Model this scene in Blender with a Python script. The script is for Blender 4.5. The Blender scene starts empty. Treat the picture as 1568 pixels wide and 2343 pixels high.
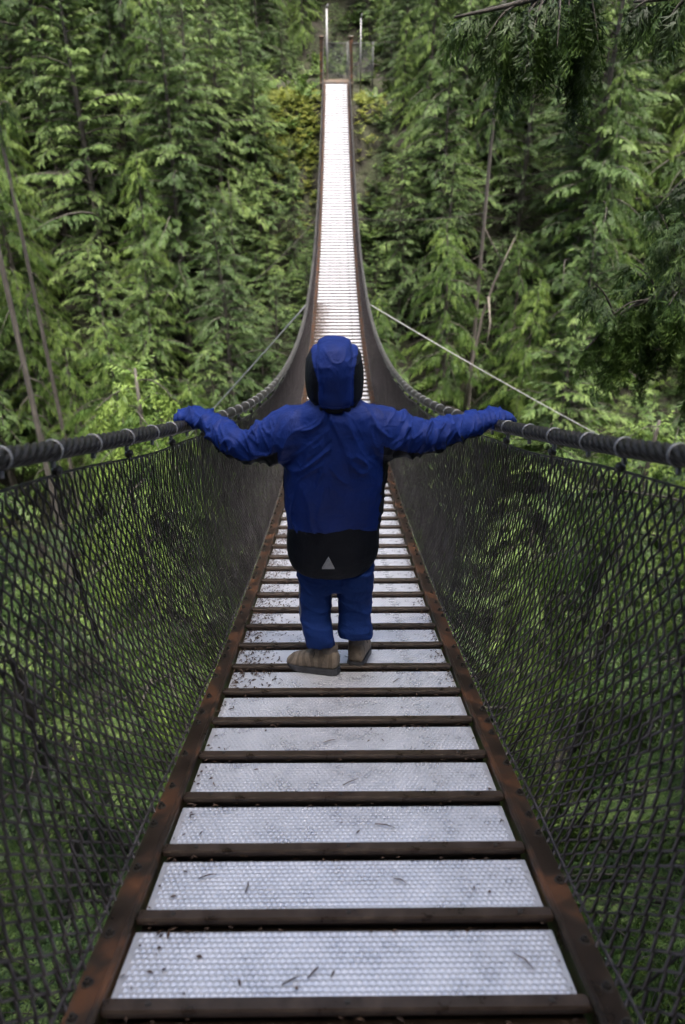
import bpy, math, random
import numpy as np
from mathutils import Vector, Matrix, noise as mnoise

rng = np.random.default_rng(7)
random.seed(7)
SC = bpy.context.scene
COL = SC.collection
R = math.radians
PI = math.pi

# ------------------------------------------------------------------ camera
PITCH, YAW, FPX = R(29.0), R(0.45), 1600.0        # looking down along the deck
cam_d = bpy.data.cameras.new('camera')
cam = bpy.data.objects.new('camera', cam_d); COL.objects.link(cam)
cam.location = (-0.012, 0, 0)
cam.rotation_euler = (R(90) - PITCH, 0, -YAW)
cam_d.sensor_fit = 'VERTICAL'; cam_d.sensor_height = 36.0
cam_d.lens = 36.0 * FPX / 2343.0
cam_d.clip_start = 0.05; cam_d.clip_end = 600
cam_d.dof.use_dof = True; cam_d.dof.focus_distance = 2.75; cam_d.dof.aperture_fstop = 2.6
SC.camera = cam

# ------------------------------------------------------------------ sky, sun, exposure
SUN_EL, SUN_AZ = R(73), R(162)                     # azimuth clockwise from +Y (straight ahead)
world = bpy.data.worlds.new('World'); SC.world = world; world.use_nodes = True
wn = world.node_tree.nodes; wl = world.node_tree.links
bg = wn['Background']
sky = wn.new('ShaderNodeTexSky'); sky.sky_type = 'NISHITA'; sky.sun_disc = False
sky.sun_elevation = SUN_EL; sky.sun_rotation = SUN_AZ
sky.air_density = 1.0; sky.dust_density = 6.0; sky.ozone_density = 0.6
wl.new(sky.outputs[0], bg.inputs[0]); bg.inputs[1].default_value = 0.072
sun_d = bpy.data.lights.new('sun', 'SUN'); sun_d.energy = 1.5; sun_d.angle = R(20); sun_d.color = (1.0, 0.96, 0.9)
sun = bpy.data.objects.new('sun', sun_d); COL.objects.link(sun)
sdir = Vector((math.sin(SUN_AZ) * math.cos(SUN_EL), math.cos(SUN_AZ) * math.cos(SUN_EL), math.sin(SUN_EL)))
sun.rotation_euler = (-sdir).to_track_quat('-Z', 'Y').to_euler()
SC.view_settings.view_transform = 'Standard'; SC.view_settings.look = 'None'
SC.view_settings.gamma = 1.0; SC.view_settings.use_curve_mapping = False
SC.view_settings.exposure = 2.62
SC.cycles.max_bounces = 4; SC.cycles.diffuse_bounces = 2; SC.cycles.glossy_bounces = 2; SC.cycles.transmission_bounces = 3
SC.cycles.use_adaptive_sampling = True; SC.cycles.adaptive_threshold = 0.03

# ------------------------------------------------------------------ helpers
CW = Matrix.Rotation(-YAW, 3, 'Z') @ Matrix.Rotation(R(90) - PITCH, 3, 'X')
def unproj(x, y, Y):
    """point on the plane world-Y = Y seen at x, y (units of a 1568 x 2343 picture)"""
    d = CW @ Vector(((x - 784) / FPX, -(y - 1171.5) / FPX, -1))
    t = (Y - cam.location.y) / d.y
    return Vector(cam.location) + d * t
def project(p):
    q = CW.transposed() @ (Vector(p) - Vector(cam.location))
    if q.z > -0.1: return None
    return 784 + FPX * q.x / -q.z, 1171.5 - FPX * q.y / -q.z, -q.z

def mesh_np(name, V, F, smooth=False, tint=None):
    """V (n,3), F (m,k) arrays with constant k"""
    me = bpy.data.meshes.new(name)
    V = np.asarray(V, np.float32); F = np.asarray(F, np.int32)
    me.vertices.add(len(V)); me.vertices.foreach_set('co', V.ravel())
    k = F.shape[1]
    me.loops.add(F.size); me.loops.foreach_set('vertex_index', F.ravel())
    me.polygons.add(len(F))
    me.polygons.foreach_set('loop_start', np.arange(0, F.size, k, dtype=np.int32))
    me.polygons.foreach_set('loop_total', np.full(len(F), k, np.int32))
    me.polygons.foreach_set('use_smooth', np.full(len(F), smooth, bool))
    if tint is not None:
        a = me.attributes.new('tint', 'FLOAT', 'FACE'); a.data.foreach_set('value', np.asarray(tint, np.float32))
    me.update(calc_edges=True); me.validate()
    return me

class MB:
    """collects simple shapes into one mesh"""
    def __init__(s): s.v = []; s.f = []
    def add(s, V, F):
        o = len(s.v); s.v += [tuple(p) for p in V]; s.f += [tuple(i + o for i in f) for f in F]; return s
    def box(s, c, d, M=None, bev=0.0):
        x, y, z = d[0] / 2, d[1] / 2, d[2] / 2
        if bev <= 0:
            V = [Vector((a * x, b * y, e * z)) for e in (-1, 1) for b in (-1, 1) for a in (-1, 1)]
            F = [(0, 2, 3, 1), (4, 5, 7, 6), (0, 1, 5, 4), (2, 6, 7, 3), (0, 4, 6, 2), (1, 3, 7, 5)]
        else:
            b_ = bev; V = []; F = []
            def ring(zz, ins):
                pts = [(x - b_ - ins, -y + ins), (x - ins, -y + b_ + ins), (x - ins, y - b_ - ins), (x - b_ - ins, y - ins),
                       (-x + b_ + ins, y - ins), (-x + ins, y - b_ - ins), (-x + ins, -y + b_ + ins), (-x + b_ + ins, -y + ins)]
                return [Vector((p, q, zz)) for p, q in pts]
            rs = [ring(-z, b_ * .6), ring(-z + b_, 0), ring(z - b_, 0), ring(z, b_ * .6)]
            for r in rs: V += r
            for k in range(3):
                for i in range(8):
                    j = (i + 1) % 8; F.append((k * 8 + i, k * 8 + j, k * 8 + 8 + j, k * 8 + 8 + i))
            F.append(tuple(range(7, -1, -1))); F.append(tuple(range(24, 32)))
        M = M or Matrix.Identity(3); c = Vector(c)
        return s.add([M @ p + c for p in V], F)
    def tube(s, pts, rad, n=8, cap=True):
        pts = [Vector(p) for p in pts]
        if not hasattr(rad, '__len__'): rad = [rad] * len(pts)
        V = []; F = []; up = Vector((0.13, 0.21, 1)).normalized()
        for i, p in enumerate(pts):
            t = (pts[min(i + 1, len(pts) - 1)] - pts[max(i - 1, 0)]).normalized()
            a = t.cross(up)
            if a.length < 1e-3: a = t.cross(Vector((1, 0, 0)))
            a.normalize(); b = a.cross(t)
            for k in range(n):
                w = 2 * PI * k / n; V.append(p + (a * math.cos(w) + b * math.sin(w)) * rad[i])
        for i in range(len(pts) - 1):
            for k in range(n):
                j = (k + 1) % n; F.append((i * n + k, i * n + j, i * n + n + j, i * n + n + k))
        if cap: F.append(tuple(range(n - 1, -1, -1))); F.append(tuple(range((len(pts) - 1) * n, len(pts) * n)))
        return s.add(V, F)
    def loft(s, rings, cap=True):
        n = len(rings[0]); V = [p for r in rings for p in r]; F = []
        for i in range(len(rings) - 1):
            for k in range(n):
                j = (k + 1) % n; F.append((i * n + k, i * n + j, i * n + n + j, i * n + n + k))
        if cap: F.append(tuple(range(n - 1, -1, -1))); F.append(tuple(range((len(rings) - 1) * n, len(rings) * n)))
        return s.add(V, F)
    def mesh(s, name, smooth=False):
        me = bpy.data.meshes.new(name); me.from_pydata(s.v, [], s.f); me.update()
        if smooth: me.polygons.foreach_set('use_smooth', [True] * len(me.polygons))
        return me

def link(name, me, mat=None, parent=None, M=None):
    o = bpy.data.objects.new(name, me); COL.objects.link(o)
    if mat is not None and me is not None and len(me.materials) == 0: me.materials.append(mat)
    if parent is not None: o.parent = parent
    if M is not None: o.matrix_local = M
    return o
def tag(o, label=None, cat=None, group=None, kind=None):
    if label: o['label'] = label
    if cat: o['category'] = cat
    if group: o['group'] = group
    if kind: o['kind'] = kind
    return o
def empty(name, loc=(0, 0, 0)):
    o = bpy.data.objects.new(name, None); COL.objects.link(o); o.location = loc; o.empty_display_size = .1; return o

# ------------------------------------------------------------------ materials
def newmat(name):
    m = bpy.data.materials.new(name); m.use_nodes = True
    nt = m.node_tree; b = nt.nodes['Principled BSDF']; return m, nt, b
def N(nt, t, **kw):
    n = nt.nodes.new(t)
    for k, v in kw.items(): setattr(n, k, v)
    return n
def noise_ramp(nt, scale, stops, detail=6, rough=.6, coord='Object', stretch=None, dist=0.0):
    tc = N(nt, 'ShaderNodeTexCoord'); src = tc.outputs[coord]
    if stretch:
        mp = N(nt, 'ShaderNodeMapping'); mp.inputs['Scale'].default_value = stretch
        nt.links.new(src, mp.inputs[0]); src = mp.outputs[0]
    nz = N(nt, 'ShaderNodeTexNoise'); nz.inputs['Scale'].default_value = scale
    nz.inputs['Detail'].default_value = detail; nz.inputs['Roughness'].default_value = rough
    nz.inputs['Distortion'].default_value = dist
    nt.links.new(src, nz.inputs['Vector'])
    rp = N(nt, 'ShaderNodeValToRGB'); e = rp.color_ramp.elements
    while len(e) < len(stops): e.new(0.5)
    for el, (p, c) in zip(e, stops):
        el.position = p; el.color = (*c, 1) if len(c) == 3 else c
    nt.links.new(nz.outputs[0], rp.inputs[0])
    return rp, nz
def add_bump(nt, b, hsock, strength=.3, dist=.01):
    bp = N(nt, 'ShaderNodeBump'); bp.inputs['Strength'].default_value = strength; bp.inputs['Distance'].default_value = dist
    nt.links.new(hsock, bp.inputs['Height']); nt.links.new(bp.outputs[0], b.inputs['Normal']); return bp
def surf(name, scale, stops, rough=.6, metal=0.0, bump=.3, bdist=.004, detail=6, stretch=None, spec=.5, rrange=None):
    m, nt, b = newmat(name)
    rp, nz = noise_ramp(nt, scale, stops, detail, stretch=stretch)
    nt.links.new(rp.outputs[0], b.inputs['Base Color'])
    b.inputs['Roughness'].default_value = rough; b.inputs['Metallic'].default_value = metal
    b.inputs['Specular IOR Level'].default_value = spec
    if rrange:
        mr = N(nt, 'ShaderNodeMapRange'); mr.inputs[3].default_value = rrange[0]; mr.inputs[4].default_value = rrange[1]
        mr.inputs[1].default_value = .3; mr.inputs[2].default_value = .7
        nt.links.new(nz.outputs[0], mr.inputs[0]); nt.links.new(mr.outputs[0], b.inputs['Roughness'])
    if bump: add_bump(nt, b, nz.outputs[0], bump, bdist)
    return m
def foliage(name, dark, mid, light, trans=.22, rough=.5, spec=.3):
    m, nt, b = newmat(name)
    at = N(nt, 'ShaderNodeAttribute'); at.attribute_name = 'tint'
    oi = N(nt, 'ShaderNodeObjectInfo')
    ad = N(nt, 'ShaderNodeMath', operation='MULTIPLY_ADD'); ad.inputs[1].default_value = .40; 
    nt.links.new(oi.outputs['Random'], ad.inputs[0]); 
    sb = N(nt, 'ShaderNodeMath', operation='SUBTRACT'); sb.inputs[1].default_value = .20
    nt.links.new(at.outputs['Fac'], sb.inputs[0]); nt.links.new(sb.outputs[0], ad.inputs[2])
    rp = N(nt, 'ShaderNodeValToRGB'); e = rp.color_ramp.elements; e.new(.5)
    for el, (p, c) in zip(e, ((.05, dark), (.5, mid), (.97, light))): el.position = p; el.color = (*c, 1)
    nt.links.new(ad.outputs[0], rp.inputs[0])
    nt.links.new(rp.outputs[0], b.inputs['Base Color'])
    b.inputs['Roughness'].default_value = rough; b.inputs['Specular IOR Level'].default_value = spec
    tr = N(nt, 'ShaderNodeBsdfTranslucent'); nt.links.new(rp.outputs[0], tr.inputs[0])
    mx = N(nt, 'ShaderNodeMixShader'); mx.inputs[0].default_value = trans
    nt.links.new(b.outputs[0], mx.inputs[1]); nt.links.new(tr.outputs[0], mx.inputs[2])
    nt.links.new(mx.outputs[0], nt.nodes['Material Output'].inputs[0])
    return m

M = {}
M['rust'] = surf('rusted_steel', 7, [(.25, (.012, .009, .007)), (.48, (.032, .021, .014)), (.63, (.105, .042, .016)), (.78, (.04, .028, .021))], .42, .0, .5, .003, rrange=(.25, .6))
M['bar'] = surf('brown_steel', 30, [(.2, (.018, .012, .009)), (.55, (.042, .027, .018)), (.85, (.075, .05, .033))], .38, .0, .4, .002, rrange=(.22, .55))
M['galv'] = surf('galvanised_steel', 60, [(.25, (.24, .24, .25)), (.75, (.42, .42, .44))], .38, .75, .2, .001)
M['ringsteel'] = surf('weathered_zinc', 60, [(.25, (.14, .14, .145)), (.75, (.32, .32, .33))], .5, .5, .2, .001)
M['dullzinc'] = surf('dull_zinc', 30, [(.25, (.05, .053, .056)), (.75, (.11, .113, .117))], .6, .3, .2, .001)
M['rope'] = surf('wire_rope_steel', 45, [(.2, (.012, .0105, .009)), (.55, (.036, .031, .028)), (.85, (.085, .076, .07))], .42, .45, .5, .002)
M['net'] = surf('fence_wire', 9, [(.2, (.028, .024, .024)), (.55, (.082, .070, .072)), (.85, (.17, .15, .155))], .45, .35, 0)
M['iron'] = surf('dark_iron', 40, [(.3, (.02, .018, .016)), (.8, (.08, .07, .06))], .45, .3, .3, .001)

m, nt, b = newmat('tread_plate'); M['plate'] = m
rp, nz = noise_ramp(nt, 9, [(.3, (.55, .55, .58)), (.5, (.66, .66, .69)), (.75, (.72, .72, .75))], 8, coord='Object')
nt.links.new(rp.outputs[0], b.inputs['Base Color']); b.inputs['Metallic'].default_value = .5
mr = N(nt, 'ShaderNodeMapRange'); mr.inputs[1].default_value = .35; mr.inputs[2].default_value = .65; mr.inputs[3].default_value = .22; mr.inputs[4].default_value = .42
nt.links.new(nz.outputs[0], mr.inputs[0]); nt.links.new(mr.outputs[0], b.inputs['Roughness'])

M['bark'] = surf('bark', 14, [(.25, (.028, .024, .02)), (.55, (.08, .07, .06)), (.8, (.17, .16, .14))], .9, 0, .9, .03, stretch=(1, 1, .25))
M['deadwood'] = surf('grey_dead_wood', 16, [(.25, (.06, .05, .042)), (.6, (.15, .13, .11)), (.85, (.25, .225, .20))], .9, 0, .7, .02, stretch=(1, 1, .2))
M['hemlock'] = foliage('hemlock_needles', (.013, .029, .008), (.060, .112, .027), (.18, .26, .070))
M['cedar'] = foliage('cedar_scales', (.015, .033, .007), (.066, .122, .024), (.19, .275, .060))
M['fir'] = foliage('fir_needles', (.020, .040, .014), (.066, .115, .038), (.165, .24, .09))
M['shrub'] = foliage('shrub_leaves', (.018, .036, .008), (.052, .095, .018), (.13, .19, .04), trans=.25)
M['mossleaf'] = foliage('moss_leaves', (.05, .075, .016), (.13, .165, .03), (.30, .31, .055), trans=.3)
M['moss'] = surf('moss', 5, [(.25, (.05, .06, .012)), (.5, (.14, .15, .025)), (.75, (.26, .23, .04))], .95, 0, .8, .06)
m, nt, b = newmat('forest_floor'); M['soil'] = m
rp, nz = noise_ramp(nt, .9, [(.3, (.008, .007, .005)), (.45, (.018, .015, .010)), (.55, (.024, .028, .010)), (.7, (.045, .042, .032)), (.88, (.10, .095, .085))], 12)
nt.links.new(rp.outputs[0], b.inputs['Base Color']); b.inputs['Roughness'].default_value = .95; add_bump(nt, b, nz.outputs[0], 1.0, .5)
m, nt, b = newmat('river_water'); M['water'] = m
rp, nz = noise_ramp(nt, .5, [(.35, (.03, .07, .06)), (.5, (.07, .15, .13)), (.62, (.26, .36, .34)), (.75, (.6, .66, .65))], 10, dist=1.2)
nt.links.new(rp.outputs[0], b.inputs['Base Color']); b.inputs['Roughness'].default_value = .12; add_bump(nt, b, nz.outputs[0], .6, .2)
M['planks'] = surf('weathered_planks', 12, [(.25, (.10, .075, .055)), (.6, (.20, .155, .12)), (.85, (.28, .23, .19))], .8, 0, .5, .004, stretch=(.3, 2, 2))
M['litter'] = surf('needle_litter', 40, [(.2, (.02, .012, .008)), (.5, (.055, .03, .018)), (.8, (.12, .065, .032))], .8, 0, .4, .002)

def cloth(name, c1, c2, rough=.5, bscale=70, bstr=.25, sheen=.2, spec=.4):
    m, nt, b = newmat(name)
    rp, nz = noise_ramp(nt, 10, [(.3, c1), (.7, c2)], 4)
    nt.links.new(rp.outputs[0], b.inputs['Base Color']); b.inputs['Roughness'].default_value = rough
    b.inputs['Specular IOR Level'].default_value = spec
    b.inputs['Sheen Weight'].default_value = sheen
    rp2, n2 = noise_ramp(nt, bscale, [(0, (0, 0, 0)), (1, (1, 1, 1))], 5)
    rp3, n3 = noise_ramp(nt, 14, [(0, (0, 0, 0)), (1, (1, 1, 1))], 3, dist=.8)
    ad = N(nt, 'ShaderNodeMath', operation='MULTIPLY_ADD'); ad.inputs[1].default_value = .25
    nt.links.new(n2.outputs[0], ad.inputs[0]); nt.links.new(n3.outputs[0], ad.inputs[2])
    add_bump(nt, b, ad.outputs[0], bstr, .02)
    return m
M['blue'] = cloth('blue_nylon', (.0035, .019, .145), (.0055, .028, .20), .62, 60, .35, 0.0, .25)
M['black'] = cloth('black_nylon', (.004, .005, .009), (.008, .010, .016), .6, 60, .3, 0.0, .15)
M['jersey'] = cloth('navy_fleece', (.004, .019, .105), (.006, .028, .14), .85, 120, .3, 0.0, .2)
M['stripe'] = cloth('grey_piping', (.12, .13, .16), (.2, .2, .24), .6, 60, .1)
M['reflect'] = surf('reflective_patch', 50, [(.3, (.2, .205, .22)), (.7, (.32, .33, .36))], .4, 0, .1, .001)
M['suede'] = surf('boot_suede', 40, [(.25, (.06, .045, .033)), (.55, (.12, .092, .068)), (.85, (.18, .145, .11))], .8, 0, .4, .002)
m, nt, b = newmat('boot_upper'); M['upper'] = m
rp, nz = noise_ramp(nt, 42, [(.25, (.10, .078, .058)), (.55, (.19, .15, .112)), (.85, (.27, .22, .17))])
wv = N(nt, 'ShaderNodeTexWave'); wv.inputs['Scale'].default_value = 9; wv.inputs['Distortion'].default_value = 5; wv.inputs['Detail'].default_value = 1; wv.inputs['Detail Scale'].default_value = 1.2
tc = N(nt, 'ShaderNodeTexCoord'); nt.links.new(tc.outputs['Object'], wv.inputs['Vector'])
r2 = N(nt, 'ShaderNodeValToRGB'); r2.color_ramp.elements[0].position = .52; r2.color_ramp.elements[0].color = (1, 1, 1, 1); r2.color_ramp.elements[1].position = .6; r2.color_ramp.elements[1].color = (.62, .60, .58, 1)
nt.links.new(wv.outputs['Fac'], r2.inputs[0])
mxr = N(nt, 'ShaderNodeMix', data_type='RGBA', blend_type='MULTIPLY'); mxr.inputs[0].default_value = 1.0
nt.links.new(rp.outputs[0], mxr.inputs[6]); nt.links.new(r2.outputs[0], mxr.inputs[7]); nt.links.new(mxr.outputs[2], b.inputs['Base Color'])
b.inputs['Roughness'].default_value = .8; add_bump(nt, b, nz.outputs[0], .4, .002)
M['mesh_shoe'] = surf('boot_panel', 60, [(.25, (.06, .05, .04)), (.7, (.12, .10, .085))], .8, 0, .4, .002)
M['sole'] = surf('boot_rubber', 40, [(.3, (.012, .012, .014)), (.75, (.04, .04, .046))], .6, 0, .3, .001)
M['skin'] = surf('skin', 20, [(.3, (.5, .32, .24)), (.7, (.58, .38, .29))], .5, 0, .1, .001)

# ------------------------------------------------------------------ bridge profile
def deck(Y): return -1.41376976e-04 * Y**3 + 1.95306159e-02 * Y**2 - 3.97799861e-01 * Y - 1.08500119
def ddeck(Y): return -3 * 1.41376976e-04 * Y**2 + 2 * 1.95306159e-02 * Y - 3.97799861e-01
SEP = ([-4, -1, .5, 1.43, 1.95, 2.6, 3.6, 4.8, 6, 8, 10, 14, 18, 23, 29, 32], [1.75, 1.5, 1.38, 1.30, 1.20, 1.12, 1.05, 1.0, .97, .935, .925, .935, .955, .98, .97, .97])
CH = ([-4, 1.4, 2.0, 2.6, 3.6, 4.8, 6, 10, 28, 30, 32], [1.1, .98, .975, .955, .925, .9, .89, .89, .9, 1.0, 1.3])
_g = np.linspace(-4, 32.2, 1500)
def _smooth(a, k=41):
    p = np.pad(a, k // 2, mode='edge'); return np.convolve(p, np.ones(k) / k, 'valid')
_sep = _smooth(np.interp(_g, *SEP)) / 2; _ch = _smooth(np.interp(_g, *CH))
def cable_x(Y): return float(np.interp(Y, _g, _sep))
def cable_z(Y): return deck(Y) + float(np.interp(Y, _g, _ch))
Y0, Y1 = -3.2, 31.6
_arc = np.concatenate([[0], np.cumsum(np.hypot(np.diff(_g), np.diff(deck(_g))))])
def Y_at(s): return float(np.interp(s, _arc, _g))
def s_at(Y): return float(np.interp(Y, _g, _arc))
STEP = 0.2135
S_BAR0 = s_at(0.652)                              # far edge of the lowest crossbar in view

# ------------------------------------------------------------------ terrain, water
def terr(X, Y):
    X = np.asarray(X, float); Y = np.asarray(Y, float)
    off = np.clip(.018 * X * X, 0, 7)
    yy = Y - np.where(Y < 12, off, 0) 
    ynear = np.interp(yy, [-40, -14, -6, -2.6, -1.5, 0.5, 4, 8, 10], [34, 12, 1.5, .0, -2.5, -8, -17, -27, -29.5])  # rise behind the camera is shaped to block sky light
    yfar = np.interp(Y - np.where(np.abs(X) > 3, .004 * X * X, 0), [10, 16, 19, 24, 29.5, 31.3, 34.2, 38, 60, 110], [-29.5, -27, -21, -11.5, -1.5, .75, 1.3, 3.0, 24, 60])
    z = np.where(Y < 11, ynear, yfar)
    return z
def terrain_noise(x, y):
    v = Vector((x * .13, y * .13, 3.1)); w = Vector((x * .5, y * .5, 7.7))
    a = mnoise.noise(v) * 1.6 + mnoise.noise(w) * .55
    k = min(1, math.hypot(x, y - 33) / 5) * min(1, math.hypot(x, y + 2.5) / 5)
    return a * k
def ground(x, y): return float(terr(x, y)) + terrain_noise(x, y)

xs = np.arange(-60, 60.1, .8); ys = np.arange(-40, 110.1, .8)
V = [(x, y, ground(x, y)) for y in ys for x in xs]
nx = len(xs); idx = np.arange(len(ys) * nx).reshape(len(ys), nx)
F = np.stack([idx[:-1, :-1], idx[:-1, 1:], idx[1:, 1:], idx[1:, :-1]], -1).reshape(-1, 4)
tag(link('hillside', mesh_np('hillside', V, F, True), M['soil']), kind='structure')
Vw = [(-60, 5, -28.2), (60, 5, -28.2), (60, 18.5, -28.2), (-60, 18.5, -28.2)]
tag(link('river', mesh_np('river', Vw, [[0, 1, 2, 3]]), M['water']), kind='structure')

# ------------------------------------------------------------------ the suspension bridge
bridge = empty('suspension_bridge', (0, 0, 0))
tag(bridge, 'narrow footbridge of metal tread plates hung from wire ropes with chain-link sides', 'bridge')

def bulge(Y): return np.interp(Y, [-3, 1, 3, 7, 12, 31], [1.0, .95, .7, .45, .35, .3])
def frame_at(s, dz=0.0):
    Y = Y_at(s); a = math.atan(ddeck(Y))
    return Matrix.Translation((0, Y, deck(Y) + dz)) @ Matrix.Rotation(a, 4, 'X')

# tread plates: pressed dimples are real relief
def plate_mesh(w, d, nxd, nyd, sub, name):
    nx_, ny_ = nxd * sub + 1, nyd * sub + 1
    u = np.linspace(0, 1, nx_); v = np.linspace(0, 1, ny_)
    U, Vv = np.meshgrid(u, v)
    px = U * nxd; py = Vv * nyd
    px = px + .5 * (np.floor(py) % 2)
    bx = np.sin(PI * (px % 1)) ** 2; by = np.sin(PI * (py % 1)) ** 2
    h = .0036 * (bx * by) ** .8
    m_ = ((U * w > .012) & (U * w < w - .012)); h = h * m_
    X = (U - .5) * w; Yq = (Vv - .5) * d
    P = np.stack([X, Yq, h], -1).reshape(-1, 3)
    idx = np.arange(nx_ * ny_).reshape(ny_, nx_)
    F = np.stack([idx[:-1, :-1], idx[:-1, 1:], idx[1:, 1:], idx[1:, :-1]], -1).reshape(-1, 4)
    # turned-down edges
    n0 = len(P); edge_f = idx[0]; edge_b = idx[-1]
    lo_f = P[edge_f] - [0, 0, .022]; lo_b = P[edge_b] - [0, 0, .022]
    P = np.concatenate([P, lo_f, lo_b])
    a = np.arange(n0, n0 + nx_); c = np.arange(n0 + nx_, n0 + 2 * nx_)
    F = np.concatenate([F, np.stack([a[:-1], a[1:], edge_f[1:], edge_f[:-1]], -1), np.stack([edge_b[:-1], edge_b[1:], c[1:], c[:-1]], -1)])
    return mesh_np(name, P, F, True)
PD = .168
plate_hi = plate_mesh(.82, PD, 64, 13, 4, 'plate_fine')
plate_lo = plate_mesh(.82, PD, 64, 13, 2, 'plate_coarse')
bar_me = MB().box((0, 0, .003), (.836, .029, .016), bev=.004).box((0, .013, -.018), (.826, .006, .026)).box((0, -.022, -.030), (.826, .07, .005)).mesh('crossbar')
screw_me = MB().tube([(0, 0, .0105), (0, 0, .0130)], [.006, .0045], 8).mesh('screw')
clamp_me = MB()
ring = []
for k in range(24):
    w = 2 * PI * k / 24; ring.append((math.cos(w), math.sin(w)))
clamp_me.loft([[(x * r_, y_, z * r_) for x, z in ring] for r_, y_ in ((.0245, -.005), (.0272, -.0045), (.0284, 0), (.0272, .0045), (.0245, .005))], cap=False)
clamp_me.box((0, 0, -.034), (.011, .012, .018), bev=.002)
clamp_me = clamp_me.mesh('clamp_ring', True)
bolt_me = MB().tube([(0, 0, 0), (0, 0, .003)], .017, 10).tube([(0, 0, .003), (0, 0, .014)], [.0115, .0105], 6).tube([(0, 0, .014), (0, 0, .021)], [.006, .0055], 8).mesh('bolt')

nb = int((s_at(Y1) - S_BAR0) / STEP)
hang_Y = []
for i in range(-8, nb + 1):
    s = S_BAR0 + i * STEP
    if Y_at(s) < -2.6: continue
    jit = random.uniform(-.003, .003)
    o = link('crossbar', bar_me, M['bar'], bridge, frame_at(s - .0165, .006) @ Matrix.Rotation(random.uniform(-.004, .004), 4, 'Z'))
    if i < 26:
        for x in (-.345, 0, .345):
            link('screw', screw_me, M['galv'] if x == 0 else M['iron'], o, Matrix.Translation((x + random.uniform(-.01, .01), 0, 0)))
    if i < nb:
        link('tread_plate', plate_hi if i < 34 else plate_lo, M['plate'], bridge,
             frame_at(s + PD / 2 - .004, .0) @ Matrix.Translation((jit, 0, 0)) @ Matrix.Rotation(random.uniform(-.006, .006), 4, 'Z') @ Matrix.Rotation(random.uniform(-.012, .012), 4, 'X'))
    hang_Y.append(Y_at(s - .0185))

def sweep(section, ys_, xoff):
    """section: list of (x, z) outline swept along the deck"""
    rings = []
    for Y in ys_:
        a = math.atan(ddeck(Y)); c, s_ = math.cos(a), math.sin(a)
        rings.append([(xoff + x, Y - z * s_, deck(Y) + z * c) for x, z in section])
    return rings
ysw = np.concatenate([np.arange(-3, 6, .12), np.arange(6, Y1 + .2, .4)])
for sg in (-1, 1):
    # rolled angle: wide flat top, raised lip on the inside edge
    sec = [(.419, -.10), (.419, .016), (.423, .020), (.430, .020), (.434, .012), (.478, .006), (.482, .0), (.482, -.012), (.442, -.012), (.434, -.02), (.431, -.10)]
    if sg < 0: sec = [(-x, z) for x, z in sec][::-1]
    st = link('stringer', MB().loft(sweep(sec, ysw, 0)).mesh('stringer'), M['rust'], bridge)
    s = S_BAR0 - 5 * STEP + .03; k = 0
    while Y_at(s) < 9:
        for ds in ((0, .075) if k % 3 == 0 else (0,)):
            if Y_at(s + ds) > -1:
                link('bolt', bolt_me, M['iron'], st, Matrix.Translation((sg * (.462 + random.uniform(-.004, .004)), 0, 0)) @ frame_at(s + ds, .008) @ Matrix.Scale(.68, 4) @ Matrix.Rotation(sg * .06, 4, 'Y'))
        s += .165 + random.uniform(-.02, .03); k += 1
    # support beams under the deck
    # wire rope hand cable, six twisted strands
    ya = np.concatenate([np.arange(-3.2, .6, .05), np.arange(.6, 4.2, .0045), np.arange(4.2, 9, .018), np.arange(9, 31.9, .08)])
    NR = 30; ang = np.arange(NR) * 2 * PI / NR
    C = np.array([(sg * cable_x(y), y, cable_z(y)) for y in ya])
    Tn = np.gradient(C, axis=0); Tn /= np.linalg.norm(Tn, axis=1)[:, None]
    A = np.cross(Tn, [0, 0, 1]); A /= np.linalg.norm(A, axis=1)[:, None]; B = np.cross(A, Tn)
    sl = np.concatenate([[0], np.cumsum(np.linalg.norm(np.diff(C, axis=0), axis=1))])
    ph = ang[None, :] * 3 + sg * sl[:, None] * (2 * PI / .20) * 3
    fine = np.clip((7 - ya) / 3, 0, 1)[:, None]
    rad = .0158 + .0072 * (np.abs(np.cos(ph)) ** .6 * fine + .7 * (1 - fine))
    P = C[:, None, :] + rad[..., None] * (np.cos(ang)[None, :, None] * A[:, None, :] + np.sin(ang)[None, :, None] * B[:, None, :])
    idx = np.arange(len(ya) * NR).reshape(len(ya), NR); nxt = np.roll(idx, -1, 1)
    F = np.stack([idx[:-1], nxt[:-1], nxt[1:], idx[1:]], -1).reshape(-1, 4)
    cab = link('hand_cable', mesh_np('hand_cable', P.reshape(-1, 3), F, True), M['rope'], bridge)
    # clamps and hangers at every crossbar
    for hi_, Yh in enumerate(hang_Y):
        if Yh > 31.2: continue
        yj = Yh + random.uniform(-.02, .02)
        a = math.atan((cable_z(yj + .01) - cable_z(yj - .01)) / .02)
        az = math.atan(-sg * (cable_x(yj + .01) - cable_x(yj - .01)) / .02)
        link('clamp_ring', clamp_me, M['ringsteel'], cab, Matrix.Translation((sg * cable_x(yj), yj, cable_z(yj))) @ Matrix.Scale(.9, 4) @ Matrix.Rotation(az, 4, 'Z') @ Matrix.Rotation(a, 4, 'X'))
        if hi_ % 2 and Yh > .2 and Yh < 20: continue
        hz = MB().tube([(sg * (cable_x(yj) + (.488 - cable_x(yj)) * u + .075 * bulge(yj) * math.sin(PI * u)), yj, (cable_z(yj) - .045) * (1 - u) + (deck(yj) - .01) * u) for u in np.linspace(0, 1, 9)], .0030, 5, False)
        if Yh < 14: hz.box((sg * cable_x(yj), yj, cable_z(yj) - .050), (.02, .024, .018), bev=.004)
        link('hanger_rod', hz.mesh('hanger_rod', True), M['iron'], bridge)

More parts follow.
